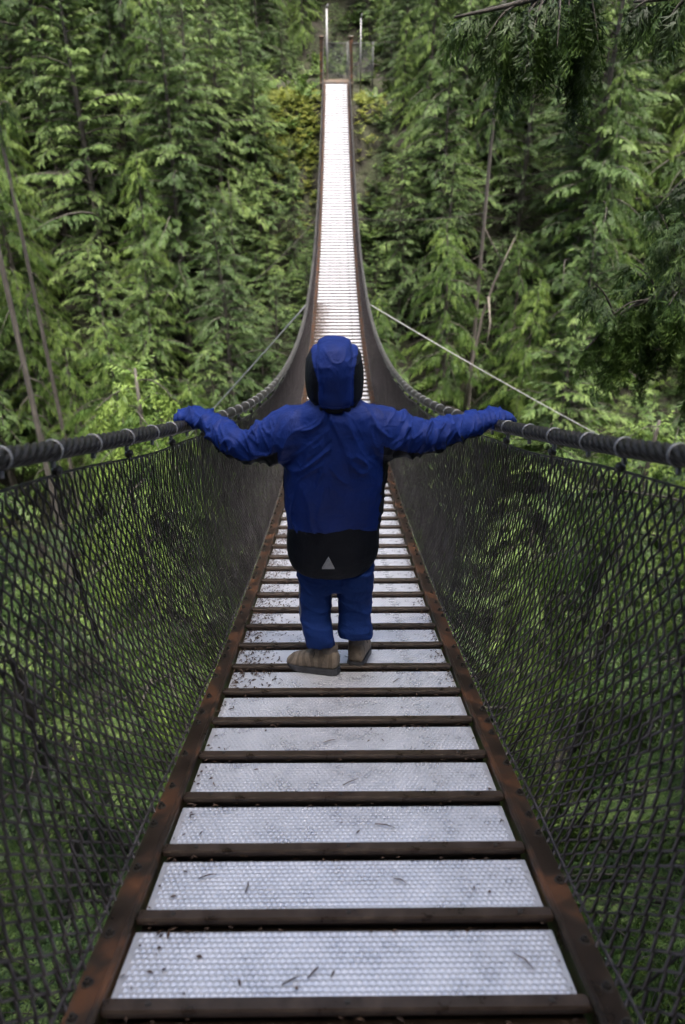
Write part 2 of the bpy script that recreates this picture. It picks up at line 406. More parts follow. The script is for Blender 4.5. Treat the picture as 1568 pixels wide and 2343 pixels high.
# chain-link netting
def net_point(sg, s, t):
    """s arc position along deck (array), t 0..1 up"""
    Y = np.interp(s, _arc, _g)
    xb = .480; zb = deck(Y) + .012
    xt = np.interp(Y, _g, _sep) + .004; zt = deck(Y) + np.interp(Y, _g, _ch) - .058 - .012 * np.sin(s * 3.1) ** 2
    bul = np.sin(PI * t) * (.058 + .012 * np.sin(s * 2.3 + sg)) * bulge(Y)
    X = xb + (xt - xb) * t + bul
    Z = zb + (zt - zb) * t
    Yd = Y + .02 * np.sin(s * 1.7 + 5 * t) * np.sin(PI * t)
    return np.stack([sg * X, Yd, Z], -1)
smax = s_at(31.3); smin = s_at(-2.2)
def net_strip(sg, s0, s1, PIT, LEV, rw):
    nj = int((s1 - s0) / PIT)
    j = np.arange(nj); mlev = np.arange(LEV + 1); par = (j[:, None] + mlev[None, :]) % 2 == 0
    S = s0 + (j[:, None] + .5) * PIT + np.where(par, .52, -.52) * PIT
    P = net_point(sg, S, np.broadcast_to(mlev / LEV, S.shape))
    P[..., 0] += sg * np.where(par, .003, -.003)
    P += rng.normal(0, .0009, P.shape)
    NS = 4; a1 = np.zeros_like(P); a1[..., 0] = 1.0
    a2 = np.cross(np.broadcast_to(np.array([0, 0, 1.0]), P.shape), a1)
    VV = np.stack([P + (a1 * math.cos(2 * PI * k / NS + .78) + a2 * math.sin(2 * PI * k / NS + .78) * 1.25) * rw for k in range(NS)], 2)
    idx = np.arange(VV[..., 0].size).reshape(VV.shape[:3]); nxt = np.roll(idx, -1, 2)
    F = np.stack([idx[:, :-1], nxt[:, :-1], nxt[:, 1:], idx[:, 1:]], -1).reshape(-1, 4)
    return VV.reshape(-1, 3), F
for sg in (-1, 1):
    v1, f1 = net_strip(sg, smin, s_at(9.5), .0225, 36, .0029); v2, f2 = net_strip(sg, s_at(9.5), smax, .045, 20, .0034)
    link('netting', mesh_np('netting', np.concatenate([v1, v2]), np.concatenate([f1, f2 + len(v1)]), True), M['net'], bridge)
    sa = np.arange(smin, smax, .1)
    link('tension_wire', MB().tube([Vector(p) for p in net_point(sg, sa, np.full(sa.shape, 1.0))], .0035, 5).mesh('tension_wire', True), M['iron'], bridge)
    link('tension_wire', MB().tube([Vector(p) + Vector((sg * .004, 0, .012 + .006 * math.sin(i * .9))) for i, p in enumerate(net_point(sg, sa, np.full(sa.shape, 0.0)))], .0035, 5).mesh('tension_wire', True), M['net'], bridge)

# guy lines out to the banks
def guy(p0, p1, rad, sag=.15):
    p0, p1 = Vector(p0), Vector(p1)
    pts = [p0.lerp(p1, k / 40) - Vector((0, 0, sag * 4 * (k / 40) * (1 - k / 40))) for k in range(41)]
    return MB().tube(pts, rad, 6).mesh('guy_line', True)
a = Vector((cable_x(10.9), 10.9, cable_z(10.9))); e = unproj(1385, 1003, 9.2)
link('guy_line', guy(a, a + (e - a) * 1.04, .0075, .03), M['ringsteel'], bridge)
a = Vector((-cable_x(10.9), 10.9, cable_z(10.9))); e = unproj(485, 937, 11.1)
link('guy_line', guy(a, a + (e - a) * 1.55, .011, .02), M['galv'], bridge)
a = Vector((cable_x(17.6), 17.6, cable_z(17.6))); e = unproj(1045, 489, 18.6)
link('guy_line', guy(a, a + (e - a) * 1.3, .007, .1), M['iron'], bridge)
a = Vector((-cable_x(17.6), 17.6, cable_z(17.6))); e = unproj(660, 565, 17.2)
link('guy_line', guy(a, a + (e - a) * 2.2, .007, .06), M['iron'], bridge)

# far landing: end posts, plank sill, galvanised poles, fence
zl = deck(31.6)
for sg in (-1, 1):
    po = link('end_post', MB().box((sg * .56, 31.95, zl + .30), (.15, .15, 2.4), bev=.012).mesh('end_post'), M['rust'], bridge)
    link('post_cap', MB().box((sg * .56, 31.95, zl + 1.52), (.21, .21, .05), bev=.01).mesh('post_cap'), M['rust'], po)
land = empty('landing_platform', (0, 32.2, zl))
tag(land, 'small weathered wooden landing step at the far end of the bridge', 'platform')
for k in range(6):
    link('plank', MB().box((0, -.35 + k * .21, .02 + k * .03), (1.3, .2, .05), bev=.006).mesh('plank'), M['planks'], land)
link('sill', MB().box((0, -.50, -.02), (1.04, .1, .14), bev=.01).mesh('sill'), M['rust'], land)
for x, top, r_, lab in ((-.36, 2.6, .038, 'tall pale galvanised pole inside the left end post of the far landing'), (.95, 2.3, .025, 'thin galvanised pole standing right of the far end posts')):
    pt = MB().tube([(x, 32.5, zl - .3), (x, 32.5, zl + top - .12)], r_, 12)
    pt.tube([(x, 32.5, zl + top - .12), (x + .05, 32.45, zl + top)], [r_ * 1.15, r_ * .6], 10)
    tag(link('metal_pole', pt.mesh('metal_pole', True), M['ringsteel']), lab, 'pole')
fence = empty('chain_link_fence', (0, 34, zl + .3))
tag(fence, 'grey chain-link fence panels standing behind the far landing', 'fence')
for x in (-.4, .45, 1.5): link('post', MB().tube([(x, 0, -.6), (x, 0, 1.25)], .025, 8).mesh('post', True), M['dullzinc'], fence)
link('top_rail', MB().tube([(-.4, 0, 1.2), (1.5, 0, 1.2)], .016, 8).mesh('top_rail', True), M['dullzinc'], fence)
fm = MB()
for k in range(-20, 46):
    x0_ = -.4 + k * .07
    for dx in (1, -1):
        p = (x0_, 0, 0); q = (x0_ + dx * 1.15, 0, 1.18)
        t0 = 0; t1 = 1
        lo, hi = -.4, 1.5
        xa, xb_ = p[0], q[0]
        def clip(t): return p[0] + (q[0] - p[0]) * t
        ts = [t for t in np.linspace(0, 1, 41) if lo <= clip(t) <= hi]
        if len(ts) > 1:
            fm.tube([(clip(ts[0]), .03 + .004 * dx, 1.18 * ts[0]), (clip(ts[-1]), .03 + .004 * dx, 1.18 * ts[-1])], .006, 3, False)
link('wire_mesh', fm.mesh('wire_mesh'), M['dullzinc'], fence)

# ------------------------------------------------------------------ leaf litter on the deck
def litter():
    P = []; Fq = []
    def flake(c, l, w, az, tilt):
        a = np.array([math.cos(az), math.sin(az), tilt * .5]) * l / 2; b_ = np.array([-math.sin(az), math.cos(az), tilt]) * w / 2
        c = np.array(c); n = len(P)
        P.extend([c - a, c + b_ + [0, 0, .002], c + a, c - b_ + [0, 0, .001]]); Fq.append((n, n + 1, n + 2, n + 3))
    def on(s, x, dz): Y = Y_at(s); return (x, Y, deck(Y) + dz)
    for i in range(-6, nb):
        s0 = S_BAR0 + i * STEP
        dens = 10 if i < 6 else (120 if i < 24 else (70 if i < 60 else 16))
        # piles drift to the left edge and into the slot behind each bar
        for k in range(int(dens * random.uniform(.6, 1.4))):
            spread = .05 if i < 6 else (.10 if i < 60 else .06)
            x = -.41 + abs(random.gauss(0, spread))
            flake(on(s0 + random.uniform(0, PD + .02), x, random.uniform(.003, .008)), random.uniform(.006, .022), random.uniform(.002, .007), random.uniform(0, PI), random.uniform(-.4, .4))
        for k in range(dens // 4):
            flake(on(s0 + random.uniform(0, PD), .41 - abs(random.gauss(0, .02)), random.uniform(.003, .007)), random.uniform(.006, .018), random.uniform(.002, .005), random.uniform(0, PI), random.uniform(-.4, .4))
        for k in range(14 if i < 6 else (30 if i < 30 else 10)):
            flake(on(s0 + PD - random.uniform(-.012, .010), random.uniform(-.4, .4), random.uniform(.002, .006)), random.uniform(.006, .02), random.uniform(.002, .006), random.uniform(-.5, .5), random.uniform(-.4, .4))
        for k in range(random.randint(1, 5)):
            flake(on(s0 + random.uniform(0, PD), random.uniform(-.38, .38), .006), random.uniform(.008, .02), random.uniform(.003, .008), random.uniform(0, PI), random.uniform(-.3, .3))
        # heaped brown drifts further down
        if i in range(44, 66):
            for k in range(260):
                flake(on(s0 + random.uniform(0, PD + .03), -.42 + abs(random.gauss(0, .14)), random.uniform(.003, .012)), random.uniform(.012, .04), random.uniform(.004, .012), random.uniform(0, PI), random.uniform(-.4, .4))
    tw = MB()
    for i, x, l, az in ((0, -.10, .035, .5), (0, -.06, .03, .9), (0, .33, .045, -.9), (1, -.21, .03, 1.5), (1, -.3, .04, .3), (2, .10, .05, -.3), (3, .02, .05, .6), (4, -.04, .04, .4), (1, .12, .03, -.5), (6, .2, .04, .8)):
        s = S_BAR0 + i * STEP + random.uniform(.04, .11); c = Vector(on(s, x, .007)); d_ = Vector((math.cos(az), math.sin(az), -.3 * math.sin(az))) * l / 2
        tw.tube([c - d_, c + Vector((.003, .002, .002)), c + d_], [.0015, .002, .001], 4)
    o = len(P); P += [np.array(p) for p in tw.v]
    me = bpy.data.meshes.new('leaf_litter'); me.from_pydata([tuple(p) for p in P], [], list(Fq) + [tuple(i + o for i in f) for f in tw.f]); me.update()
    return me
tag(link('leaf_litter', litter(), M['litter']), 'brown needles, leaf scraps and twigs strewn along the deck', 'litter', kind='stuff')

# ------------------------------------------------------------------ vegetation
def spray_shape(kind):
    """flat spray along +X, length 1; returns quads (n,4,3) and tip weight (n,)"""
    Q = []; tipw = []
    def leaf1(o, az, l, w, dz):
        d = np.array([math.cos(az), math.sin(az), 0]); b_ = np.array([-math.sin(az), math.cos(az), 0]); o = np.array(o)
        k_ = .12 if kind not in ('shrub', 'fern') else .45
        Q.append([o + d * l * k_ + b_ * w / 2 + [0, 0, dz * .3], o + d * l + [0, 0, dz], o + d * l * k_ - b_ * w / 2 + [0, 0, dz * .3]])
        if kind in ('shrub', 'fern'): Q.append([o + d * l * k_ - b_ * w / 2 + [0, 0, dz * .3], o, o + d * l * k_ + b_ * w / 2 + [0, 0, dz * .3]]); tipw.append(o[0] + .35 * l)
        tipw.append(o[0] + .35 * l)
    def leaf(o, az, l, w, dz):
        leaf1(o, az, l, w, dz)
        if kind in ('shrub', 'fern') or l < .1: return
        for k, (u, s_) in enumerate(((.30, 1), (.5, -1))):
            q = (o[0] + math.cos(az) * l * u, o[1] + math.sin(az) * l * u, o[2] + dz * u)
            leaf1(q, az + s_ * .7, l * .5, w * .9, dz * .5)
    n, ang, ll, ww, dr = {'hemlock': (7, 50, .31, .075, -.10), 'cedar': (7, 38, .36, .062, -.20), 'fir': (7, 55, .27, .08, -.05), 'bough': (10, 34, .42, .038, -.22), 'shrub': (4, 60, .42, .26, -.08), 'fern': (11, 70, .3, .07, -.04)}[kind]
    for i in range(n):
        u = .06 + .86 * i / (n - 1); f = (1 - .72 * u) if kind != 'fern' else math.sin(PI * (.18 + .78 * u))
        for sd in (-1, 1):
            leaf((u, 0, dr * u * u), sd * R(ang) * (1 - .15 * u) + random.gauss(0, .16), ll * f * random.uniform(.6, 1.3), ww * random.uniform(.75, 1.2), dr * random.uniform(.3, 1.9))
    leaf((.92, 0, dr * .85), 0, .16, ww, dr * .5)
    return np.array(Q), np.array(tipw)

def instance_sprays(shape, orig, dirs, ups, scale, tint, jitter=.12):
    Q, tw = shape; n = len(orig)
    d = dirs / np.linalg.norm(dirs, axis=1)[:, None]
    s_ = np.cross(ups, d); s_ /= np.maximum(np.linalg.norm(s_, axis=1), 1e-6)[:, None]
    u = np.cross(d, s_)
    B = np.stack([d, s_, u], 1) * scale[:, None, None]      # rows are axes
    P = np.einsum('qkc,ncd->nqkd', Q, B) + orig[:, None, None, :]
    T = tint[:, None] + .30 * (tw[None, :] - .5) + rng.normal(0, .07, (n, len(tw)))
    return P.reshape(-1, 3), np.clip(T, 0, 1).ravel()

def crown_mesh(name, P, T):
    n = len(P) // 3
    return mesh_np(name, P, np.arange(3 * n).reshape(n, 3), False, T)

def make_conifer(kind, H, Rm, nbr, base=.12, droop=.5, seed=0, spl=.62, dens=1.0, bare=.10):
    """returns (trunk mesh, crown mesh) of one conifer, base at origin"""
    rg = np.random.default_rng(seed); random.seed(seed)
    sh = [spray_shape(kind) for _ in range(3)]
    wood = MB()
    lean = rg.normal(0, .015, 2); bow = rg.normal(0, .12, 2)
    def tr(t): return np.array([lean[0] * H * t + bow[0] * math.sin(PI * t), lean[1] * H * t + bow[1] * math.sin(PI * t), H * t])
    r0 = .0095 * H + .025; lobe = rg.uniform(0, 6)
    wood.tube([tr(t) - ([0, 0, .6] if t == 0 else [0, 0, 0]) for t in np.linspace(0, 1, 12)], [r0 * (1 - t) ** .8 + .012 for t in np.linspace(0, 1, 12)], 9)
    O, D, U, S, T = [], [], [], [], []
    for b in range(nbr):
        t = base + (1 - base) * ((b + rg.random()) / nbr) ** .9
        az = b * 2.39996 + rg.normal(0, .4)
        L = Rm * (1 - t) ** .6 * (.5 + .75 * rg.random() ** 1.3) * (.8 + .35 * math.sin(az * 2 + lobe) * math.sin(t * 9 + lobe)) * min(1, .6 + (t - base) / .2) + .25
        rise = .28 - .55 * (1 - t) * rg.random() + (.5 * t if kind != 'cedar' else .1)
        hor = np.array([math.cos(az), math.sin(az), 0]); sidev = np.array([-math.sin(az), math.cos(az), 0])
        p0 = tr(t); npt = 6; pts = []
        for k in range(npt):
            u = k / (npt - 1)
            pts.append(p0 + hor * L * u + np.array([0, 0, L * (rise * u - droop * u * u)]) + sidev * L * .08 * math.sin(3 * u + b))
        wood.tube(pts, [max(.004, .013 * L * (1 - .85 * k / (npt - 1))) for k in range(npt)], 4, False)
        ns = max(5, int(L * 23 * dens)); bt = rg.normal(.40, .17)
        for k in range(ns):
            u = .16 + .84 * (k + .5 * rg.random()) / ns
            i = min(int(u * (npt - 1)), npt - 2); fr = u * (npt - 1) - i
            p = pts[i] * (1 - fr) + pts[i + 1] * fr; tg = pts[i + 1] - pts[i]; tg = tg / np.linalg.norm(tg)
            wd = .15 * L * (.35 + u if u < .6 else 2.2 * (1 - u) + .08); of = rg.uniform(-1, 1) * wd
            p = p + sidev * of + np.array([0, 0, -abs(of) * .30 + rg.normal(0, .03)])
            sd = 1 if of > 0 else -1
            a = R(58) * (1 - .55 * u) * (.8 + .4 * rg.random())
            dr = {'cedar': -.65, 'hemlock': -.30, 'fir': -.12}[kind] + rg.normal(0, .16)
            d = tg * math.cos(a) + sidev * sd * math.sin(a) + np.array([0, 0, dr])
            up = np.array([0, 0, 1.0]) + rg.normal(0, .28, 3) + sidev * sd * .15
            O.append(p); D.append(d); U.append(up); S.append(spl * (.6 + .6 * rg.random()) * (.6 + .5 * min(L / Rm, 1)) * (1.1 - .35 * u)); T.append(bt + .20 * u + rg.normal(0, .07))
        O.append(pts[-1]); D.append((pts[-1] - pts[-2]) + [0, 0, -.1 * L]); U.append([0, 0, 1.0]); S.append(spl * .75); T.append(bt + .25)
    for k in range(26):
        t = 1 - .10 * (k / 26) ** 1.2; az = k * 2.4
        O.append(tr(t)); D.append([math.cos(az) * .8, math.sin(az) * .8, .55 - .5 * (1 - t) * 10]); U.append([0, 0, 1.0]); S.append(spl * (.5 + 5 * (1 - t))); T.append(.6 + rg.normal(0, .1))
    for b in range(int(nbr * bare)):
        t = rg.uniform(.03, .4); az = rg.uniform(0, 2 * PI); L = rg.uniform(.4, 1.3); p = tr(t)
        h = np.array([math.cos(az), math.sin(az), 0])
        wood.tube([p, p + h * L * .5 + [0, 0, -.08 * L], p + h * L + [0, 0, -.35 * L]], [.014, .009, .003], 4, False)
    O, D, U, S, T = map(np.array, (O, D, U, S, T))
    wh = rg.integers(0, 3, len(O)); PP = []; TT = []
    for q in range(3):
        msk = wh == q
        p, t = instance_sprays(sh[q], O[msk], D[msk], U[msk], S[msk], T[msk]); PP.append(p); TT.append(t)
    return wood.mesh(name_ := kind + '_trunk', True), crown_mesh(kind + '_crown', np.concatenate(PP), np.concatenate(TT))

PROTO = {}
SPECS = {
    'hemlock_bare': ('hemlock', 17, 3.0, 85, .50, .55, 11, .38, 1.0, .5),
    'hemlock_a': ('hemlock', 13, 3.4, 140, .10, .36, 1, .36, 1.0, .15),
    'hemlock_b': ('hemlock', 10, 3.0, 120, .06, .55, 2, .35, 1.0, .12),
    'hemlock_c': ('hemlock', 16, 3.6, 150, .22, .44, 3, .38, 1.0, .25),
    'cedar_a': ('cedar', 11, 2.9, 120, .05, .62, 4, .43, .9, .10),
    'cedar_b': ('cedar', 14, 3.3, 135, .12, .70, 5, .46, .9, .15),
    'fir_a': ('fir', 12, 3.0, 130, .10, .42, 6, .32, 1.1, .15),
    'fir_b': ('fir', 7, 2.3, 90, .04, .40, 8, .31, 1.1, .10),
    'hemlock_d': ('hemlock', 5.5, 2.0, 80, .03, .38, 9, .32, 1.1, .05),
}
for k_, sp in SPECS.items(): PROTO[k_] = (sp, make_conifer(*sp))
LEAFMAT = {'hemlock': 'hemlock', 'cedar': 'cedar', 'fir': 'fir'}
PLAIN = {'hemlock': 'hemlock_tree', 'cedar': 'cedar_tree', 'fir': 'fir_tree'}
trees = []
def put_tree(key, x, y, scale, rz, label=None, group=None, z=None, tilt=(0, 0)):
    sp, (tm, cm) = PROTO[key]
    o = empty(PLAIN[sp[0]], (x, y, (ground(x, y) if z is None else z) - .15))
    o.scale = (scale * random.uniform(.92, 1.08), scale * random.uniform(.92, 1.08), scale); o.rotation_euler = (tilt[0], tilt[1], rz)
    link('trunk', tm, M['bark'], o); link('crown', cm, M[LEAFMAT[sp[0]]], o)
    tag(o, label, 'tree', group)
    trees.append((key, x, y, scale, o))
    return o

def clear_of_bridge(x, y, H, Rm, z0):
    for t in np.linspace(.0, 1, 9):
        z = z0 + H * t; r = Rm * (1 - t) ** .7 * 1.1 + .4
        for yy in (y - r, y, y + r):
            yq = min(max(yy, -3), 33)
            if abs(x) - r < .7 and z > deck(min(yq, 31.6)) - 1.6 and yy < 36: return False
    return True

random.seed(21)
def scatter(keys, n, xr, yr, mind, srange, region=None, tries=4000):
    c = 0
    for _ in range(tries):
        if c >= n: break
        x = random.uniform(*xr); y = random.uniform(*yr)
        z0 = ground(x, y)
        if any((x - t[1]) ** 2 + (y - t[2]) ** 2 + .25 * (z0 - ground(t[1], t[2])) ** 2 < mind * mind for t in trees): continue
        key = random.choice(keys); sp = PROTO[key][0]; s = random.uniform(*srange)
        for f_ in (1, .75, .55, .4):
            if clear_of_bridge(x, y, sp[1] * s * f_, sp[2] * s * f_, z0) and (not region or region(x, y, z0, sp[1] * s * f_)): s *= f_; break
        else: continue
        put_tree(key, x, y, s, random.uniform(0, 6.28)); c += 1
    return c

ALL = ['hemlock_a', 'hemlock_b', 'hemlock_c', 'cedar_a', 'cedar_b', 'fir_a', 'hemlock_a', 'hemlock_b']
SMALL = ['hemlock_d', 'fir_b', 'hemlock_b', 'cedar_a']
def inview(x, y, z, H):
    seen = False
    for hx_, hy_, d_ in ((40, 800, 19.4), (112, 820, 21.4), (1095, 690, 23.4)):
        if y < d_:
            for k in (.35, .6, .85, 1):
                q = project((x, y, z + H * k))
                if q and abs(q[0] - hx_) < 46 and hy_ - 170 < q[1] < hy_ + 120: return False
    for k in (.0, .25, .5, .75, 1):
        q = project((x, y, z + H * k))
        if q and -260 < q[0] < 1830 and -500 < q[1] < 2700: seen = True
        if q and k > .2 and y < 35 and (590 < q[0] < 765 and 165 < q[1] < 300 or 715 < q[0] < 880 and 30 < q[1] < 260): return False   # keep the landing and its mossy bank open
    return seen
def hero(key, px, py, Y, scale, rz, label, group=None):
    p = unproj(px, py, Y); return put_tree(key, p.x, Y, scale, rz, label, group)
o_ = hero('hemlock_bare', 40, 800, 19.5, 1.0, .4, 'grey bare lower trunk of a tall hemlock at the left picture edge'); o_.scale = (.58, .58, 2.15)
o_ = hero('hemlock_bare', 112, 820, 21.5, .9, 2.0, 'thin-trunked hemlock just right of the leftmost bare grey trunk'); o_.scale = (.42, .42, 1.9)
hero('hemlock_bare', 222, 150, 33.5, 1.15, 1.0, 'straight dark-trunked hemlock in the upper left of the slope')
o_ = hero('hemlock_bare', 1095, 700, 23.5, .85, 3.0, 'slim pale-trunked hemlock right of the bridge, beside the forked dead snag'); o_.scale = (.45, .45, 1.5)
hero('hemlock_bare', 1000, 780, 25.0, .6, 5.0, 'thin young hemlock stem just above the right guy line')
hero('hemlock_b', 300, 930, 17.5, .8, 1.3, 'light green hemlock top just above the left hand cable')
gp = unproj(300, 800, 11.6); gx = gp.x
hero('cedar_b', 300, 800, 11.6, (gp.z - ground(gx, 11.6)) / 14.0, .9, 'bright green cedar crown rising just below the left hand cable')
ga = Vector((cable_x(10.9), 10.9, cable_z(10.9))); gq = ga + (unproj(1385, 1003, 9.2) - ga) * 1.04
put_tree('cedar_b', gq.x, gq.y, (gq.z + .5 - ground(gq.x, gq.y)) / 14.0, 2.2, 'cedar crown behind the right netting where the guy line is tied')
NHERO = len(trees)
scatter(ALL, 72, (-19, 19), (18, 33), 1.9, (.75, 1.05), inview)
scatter(['hemlock_d', 'fir_b', 'hemlock_b'], 44, (-5, 5), (18.5, 31.3), 1.0, (.55, .9), inview)
scatter(SMALL, 64, (-17, 17), (18.5, 32.5), 1.15, (.7, 1.05), inview)
scatter(['hemlock_a', 'hemlock_c', 'cedar_b', 'fir_a'], 14, (-6, 7), (36.6, 41), 1.5, (.6, .9), inview)
scatter(['fir_b', 'hemlock_d', 'hemlock_b'], 18, (-5, 6), (35.1, 37.6), .9, (.5, .85), inview)
scatter(ALL, 50, (-27, 27), (34, 54), 2.4, (.8, 1.15), inview)
scatter(['cedar_b', 'hemlock_c', 'hemlock_a'], 16, (-9, 9), (3.5, 9.5), 1.7, (1.0, 1.5), inview)
scatter(['cedar_a', 'hemlock_b', 'hemlock_d', 'hemlock_a', 'hemlock_b'], 34, (-13, 13), (.0, 9.5), 1.4, (.65, .95), inview)     # near bank, below the bridge
scatter(['cedar_a', 'hemlock_d', 'hemlock_b'], 30, (-8, 8), (1, 11), 1.0, (.5, .8), inview)
NSEEN = len(trees)
for k, (x, y, sc_) in enumerate(((-6.6, -3.2, 1.3), (-3.4, -4.1, 1.4), (-1.5, -4.6, 1.2), (1.5, -4.3, 1.25), (3.6, -3.8, 1.4), (6.9, -2.9, 1.3), (-9.0, -7.5, 1.6), (9.2, -7.4, 1.6))):  # unseen trees added behind the camera to block sky light
    put_tree(('hemlock_a', 'cedar_b')[k % 2], x, y, sc_, k * 2.1 + .5, '%s added out of view behind the viewpoint to block sky, front rank, %s from the left' % (('hemlock', 'cedar')[k % 2], ('second', 'third', 'fourth', 'fifth', 'sixth', 'seventh', 'first', 'eighth')[k]))
put_tree('hemlock_bare', -2.5, -1.6, 1.45, .6, 'tall bare-stemmed hemlock added unseen left of the near bridgehead, crown overhead for shade')  # pair of overhead crowns added out of view to shade the foreground
put_tree('hemlock_bare', 2.7, -1.2, 1.5, 2.6, 'tall bare-stemmed hemlock added unseen right of the near bridgehead, crown overhead for shade')
for k, (x, y, sc_) in enumerate(((-8.5, -4.6, 1.5), (-5.0, -5.5, 1.7), (-1.9, -6.6, 1.6), (2.2, -6.2, 1.75), (5.2, -5.0, 1.6), (8.6, -4.2, 1.5), (-11.5, -2.5, 1.4), (11.5, -2, 1.5), (-4.4, -1.6, 1.45), (4.9, -1.2, 1.35), (-3.2, -9.5, 1.7), (3.6, -9.8, 1.8), (0, -10, 1.7))):  # more trees outside the view, added to shade the near end
    put_tree(('cedar_b', 'hemlock_c', 'hemlock_a')[k % 3], x, y, sc_, k * 1.7, 'tall %s added unseen on the near bank behind the viewpoint for shade, %s' % (('cedar', 'hemlock', 'hemlock')[k % 3], ('far left', 'left', 'just left of the path', 'just right of the path', 'right', 'far right', 'leftmost', 'rightmost', 'beside the near end on the left', 'beside the near end on the right', 'left of the second row', 'right of the second row', 'middle of the second row')[k]))
print('trees', len(trees), 'tris', sum(len(m.polygons) for m in bpy.data.meshes))

# labels: region of the slope in which the trees cannot be told apart
for key, x, y, s, o in trees[NHERO:NSEEN]:
    sp = PROTO[key][0]; H = sp[1] * s
    side = 'left' if x < 0 else 'right'
    small = H < 7.2
    what = {'hemlock': 'feathery hemlock', 'cedar': 'drooping cedar', 'fir': 'stiff dark fir'}[sp[0]]
    if small: what = what.replace(' ', ' young ', 1)
    if y < 10: where = 'on the near bank below the %s netting' % side; g = 'trees under the near bank'
    elif y < 25: where = 'on the low far slope %s of the bridge' % side; g = 'trees on the low far slope'
    elif y < 33.5: where = 'on the far slope %s of the upper deck' % side; g = 'trees on the far slope'
    else: where = 'on the hill above the landing, %s side' % side; g = 'trees on the hill above the landing'
    o['label'] = what + ' ' + where; o['group'] = g + ' (' + side + ', ' + what + ')'
ORD = 'nearest second third fourth fifth sixth seventh eighth ninth tenth eleventh twelfth thirteenth fourteenth fifteenth sixteenth seventeenth eighteenth nineteenth twentieth twenty-first twenty-second twenty-third twenty-fourth twenty-fifth twenty-sixth twenty-seventh twenty-eighth twenty-ninth thirtieth'.split()
byl = {}
for t in trees[NHERO:NSEEN]: byl.setdefault(t[4]['label'], []).append(t)
for lab, ts in byl.items():
    if len(ts) == 1: continue
    for k, t in enumerate(sorted(ts, key=lambda t: abs(t[1]))):
        t[4]['label'] = lab + (', nearest it' if k == 0 else ', %s out' % ORD[min(k, 29)])

